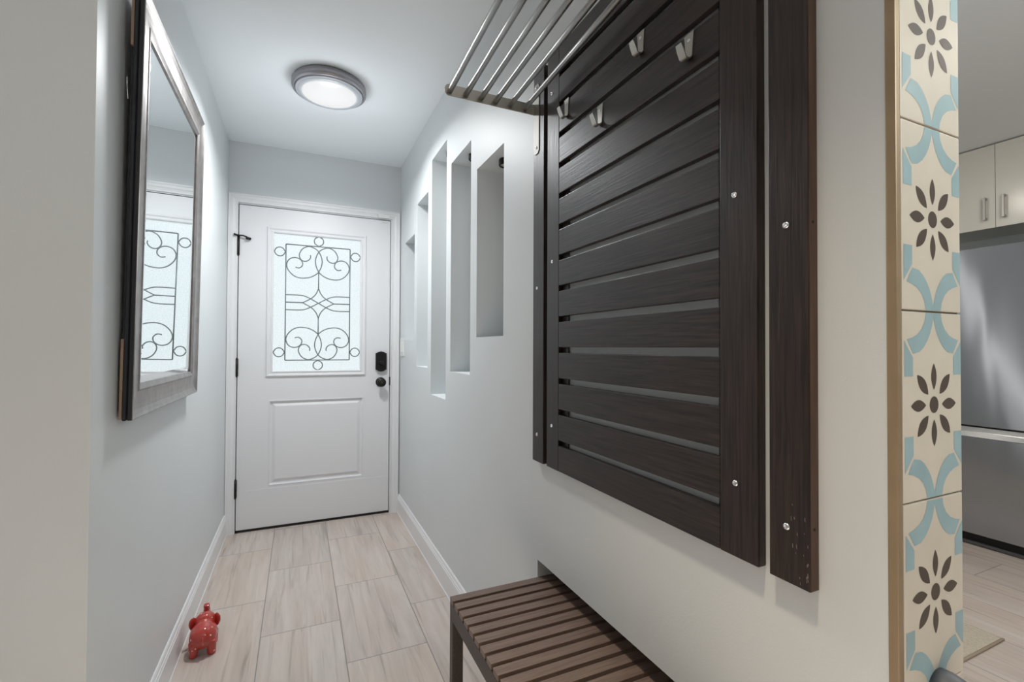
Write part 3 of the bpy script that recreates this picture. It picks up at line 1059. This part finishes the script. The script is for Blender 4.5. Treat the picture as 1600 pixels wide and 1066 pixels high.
# ================================================================== BENCH
bn = empty('slatted_bench', (0.57, 0.86, 0), label='brown slatted wooden bench tucked into the low wall recess', category='bench')
BX0, BX1, BY0, BY1, BT = 0.3805, 0.762, 0.455, 1.2375, 0.4755
pt, sw_ = 0.0387, 0.0276
y = BY1
k = 0
while y - sw_ > BY0 - 0.001:
    sl = MB().box((BX0, y - sw_, BT - 0.0135), (BX1, y, BT), 'bench', 0.0010, 2)
    sl.box((BX0 + 0.0225, y - sw_ + 0.0006, BT - 0.026), (BX1 - 0.0225, y - 0.0006, BT - 0.0125), 'bench_shaded')  # darker underside paints the shade into the slat gaps
    put(sl, 'slat', bn)
    y -= pt
BYe = y + pt - sw_
for x0 in (BX0, BX1 - 0.022):
    put(MB().box((x0, BYe, BT - 0.056), (x0 + 0.022, BY1, BT - 0.0138), 'bench_shaded', 0.001), 'rail', bn)
put(MB().box(((BX0 + BX1) / 2 - 0.012, BYe, BT - 0.046), ((BX0 + BX1) / 2 + 0.012, BY1, BT - 0.0262), 'bench_shaded'), 'centre_batten', bn)
for x0, x1 in ((BX0, BX0 + 0.030), (BX1 - 0.030, BX1)):
    for y0, y1 in ((BY1 - 0.024, BY1), (BYe, BYe + 0.024)):
        put(MB().box((x0, y0, 0), (x1, y1, BT - 0.0562), 'bench_shaded', 0.001), 'leg', bn)
for y0, y1 in ((BY1 - 0.022, BY1 - 0.002), (BYe + 0.002, BYe + 0.022)):
    put(MB().box((BX0 + 0.0225, y0, BT - 0.056), (BX1 - 0.0225, y1, BT - 0.0262), 'bench_shaded', 0.001), 'end_rail', bn)
seat_on(bn)

# ================================================================== SPOT LAMPS IN THE RECESSES
for (y0, y1, z0, z1), lab in ((NICHES[4], 'small black spot lamp in the recess nearest the slatted panel'),
                              (NICHES[3], 'small black spot lamp in the second recess from the slatted panel'),
                              (NICHES[2], 'small black spot lamp in the tallest recess'),
                              (NICHES[1], 'small black spot lamp in the second recess from the front door')):
    yc_, xc_ = (y0 + y1) / 2 - 0.002, XR + 0.066
    sp = empty('recess_spot_lamp', (xc_, yc_, z1), label=lab, category='spot lamp', group='black spot lamps in the wall recesses')
    put(MB().lathe([(0.026, 0), (0.0275, -0.003), (0.0275, -0.022), (0.026, -0.0245), (0.0215, -0.0245), (0.0205, -0.019), (0.0005, -0.019)], (0, 0, 0), 'black', 'z', 40), 'lamp_housing', sp)
    put(MB().lathe([(0.0204, -0.0192), (0.0200, -0.0215), (0.012, -0.0225), (0.0005, -0.0228)], (0, 0, 0), 'lens', 'z', 32), 'lens', sp)

# ================================================================== RED ELEPHANT
el = empty('elephant_figurine', (-0.3175, 2.112, 0), label='red polka-dotted ceramic elephant on the floor by the left baseboard', category='figurine')
bd = MB()
bd.sphere((0, 0.004, 0.064), 0.046, 'red', 3, (1.0, 1.15, 0.95))
bd.sphere((0, -0.014, 0.062), 0.044, 'red', 3, (1.02, 0.95, 0.98))
bd.sphere((0, 0.052, 0.086), 0.035, 'red', 3, (1.05, 1.0, 0.98))
for sx in (-1, 1):
    for yy in (-0.030, 0.040):
        bd.cyl((sx * 0.0290, yy, 0.001), (sx * 0.0270, yy, 0.052), 0.0138, 'red', 20, r1=0.0185)
trunk = catmull([(0, 0.076, 0.080), (0, 0.093, 0.080), (0, 0.103, 0.092), (0, 0.101, 0.106), (0, 0.096, 0.120), (0, 0.093, 0.129)], 5)
bd.tube(trunk, [0.0175 - 0.0065 * min(1, i / (len(trunk) * 0.7)) for i in range(len(trunk))], 'red', 14)
o = put(bd, 'body', el)
md = o.modifiers.new('remesh', 'REMESH')
md.mode = 'VOXEL'; md.voxel_size = 0.0025; md.use_smooth_shade = True
md = o.modifiers.new('smooth', 'SMOOTH')
md.factor = 0.5; md.iterations = 6
for sx in (-1, 1):
    er = MB()
    rot = Matrix.Rotation(math.radians(-sx * 48), 3, 'Z') @ Matrix.Rotation(math.radians(sx * 14), 3, 'Y')
    er.sphere((sx * 0.0385, 0.044, 0.087), 0.0235, 'redplain', 3, (0.72, 0.26, 1.12), rot)
    eo = put(er, 'ear', el)
    ei = MB()
    off = rot @ Vector((0, 0.0045, 0))
    ei.sphere(Vector((sx * 0.0395, 0.044, 0.087)) + off, 0.0185, 'earin', 3, (0.74, 0.18, 1.10), rot)
    put(ei, 'ear_lining', eo, label='pale inner side of the ear')
put(MB().tube(catmull([(0, -0.052, 0.078), (0.003, -0.0595, 0.068), (0.002, -0.0605, 0.055)], 4), 0.0030, 'redplain', 8), 'tail', el)
el.rotation_euler = (0, 0, math.radians(3))

# ================================================================== GREY WALL CUP ON THE TILES
cu = MB().lathe([(0.024, 0), (0.0245, -0.010), (0.0225, -0.022), (0.0195, -0.0275), (0.0165, -0.0285), (0.0145, -0.0265), (0.0140, -0.012), (0.0001, -0.012)], (0.7305, YE - 0.0002, 0.7300), 'cupgrey', 'y', 48)
cu.lathe([(0.0136, -0.0112), (0.0136, -0.0135), (0.0001, -0.0137)], (0.7305, YE, 0.7300), 'cupin', 'y', 32)
cu.build('gate_wall_cup', label='round grey wall cup fixed to the patterned tiles near their foot', category='wall cup')

# ================================================================== KITCHEN
FX, FY0, FY1 = 3.60, 0.86, 1.76
fg = empty('refrigerator', (FX + 0.33, (FY0 + FY1) / 2, 0), label='stainless steel refrigerator in the kitchen with a lower freezer drawer', category='refrigerator')
put(MB().box((FX + 0.055, FY0, 0.02), (FX + 0.63, FY1, 1.735), 'fridgebody', 0.004), 'body', fg)
put(MB().box((FX, FY0, 0.708), (FX + 0.052, FY1, 1.744), 'fridge', 0.0015, 2), 'door', fg)
dr = MB().box((FX, FY0, 0.075), (FX + 0.052, FY1, 0.640), 'fridge', 0.005, 3)
dro = put(dr, 'freezer_drawer', fg)
put(MB().prism([(FX + 0.052, FY0, 0.696), (FX + 0.020, FY0, 0.696), (FX + 0.012, FY0, 0.672), (FX - 0.006, FY0, 0.670), (FX - 0.008, FY0, 0.642), (FX + 0.052, FY0, 0.642)], (0, FY1 - FY0, 0), 'fridgelip'), 'handle', dro, label='bright steel pull along the drawer top')
put(MB().box((FX + 0.05, FY0 + 0.01, 0.004), (FX + 0.10, FY1 - 0.01, 0.072), 'blackrub').box((FX + 0.03, FY0 + 0.01, 0.004), (FX + 0.05, FY1 - 0.01, 0.022), 'fridgebody', 0.003), 'toe_grille', fg)
seat_on(fg)
dro.children[0].matrix_parent_inverse = Matrix.Identity(4)

KCX = 3.885
cb = empty('wall_cabinet', (KCX + 0.18, 1.387, 1.903), label='cream two-door cabinet above the refrigerator', category='cabinet')
put(MB().box((KCX + 0.021, 0.95, 1.904), (KX - 0.002, 1.824, 2.418), 'cabinet'), 'carcass', cb)
for y0, y1, hy in ((1.3885, 1.823, 1.430), (0.951, 1.3855, 1.344)):
    d_ = put(MB().box((KCX, y0, 1.903), (KCX + 0.020, y1, 2.417), 'cabinet', 0.0012), 'door', cb)
    z0, z1 = 1.955, 2.092
    hm = MB().box((KCX - 0.030, hy - 0.0065, z0), (KCX - 0.020, hy + 0.0065, z1), 'steel', 0.0015)
    hm.box((KCX - 0.022, hy - 0.0065, z0), (KCX, hy + 0.0065, z0 + 0.012), 'steel').box((KCX - 0.022, hy - 0.0065, z1 - 0.012), (KCX, hy + 0.0065, z1), 'steel')
    put(hm, 'handle', d_, label='square steel bar handle')
seat_on(cb)
for d_ in cb.children:
    for c in d_.children: c.matrix_parent_inverse = Matrix.Identity(4)

rg = empty('woven_rug', (1.9, 1.4, 0), label='beige woven rug on the kitchen floor', category='rug')
put(MB().box((1.35, 0.905, 0.0), (2.545, 2.2, 0.009), 'rug', 0.003), 'pile', rg)
put(MB().tube([(1.35, 0.901, 0.005), (2.552, 0.901, 0.005)], 0.005, 'rugedge', 8).tube([(2.549, 0.901, 0.005), (2.549, 2.2, 0.005)], 0.0045, 'rug', 8), 'binding', rg)
seat_on(rg)
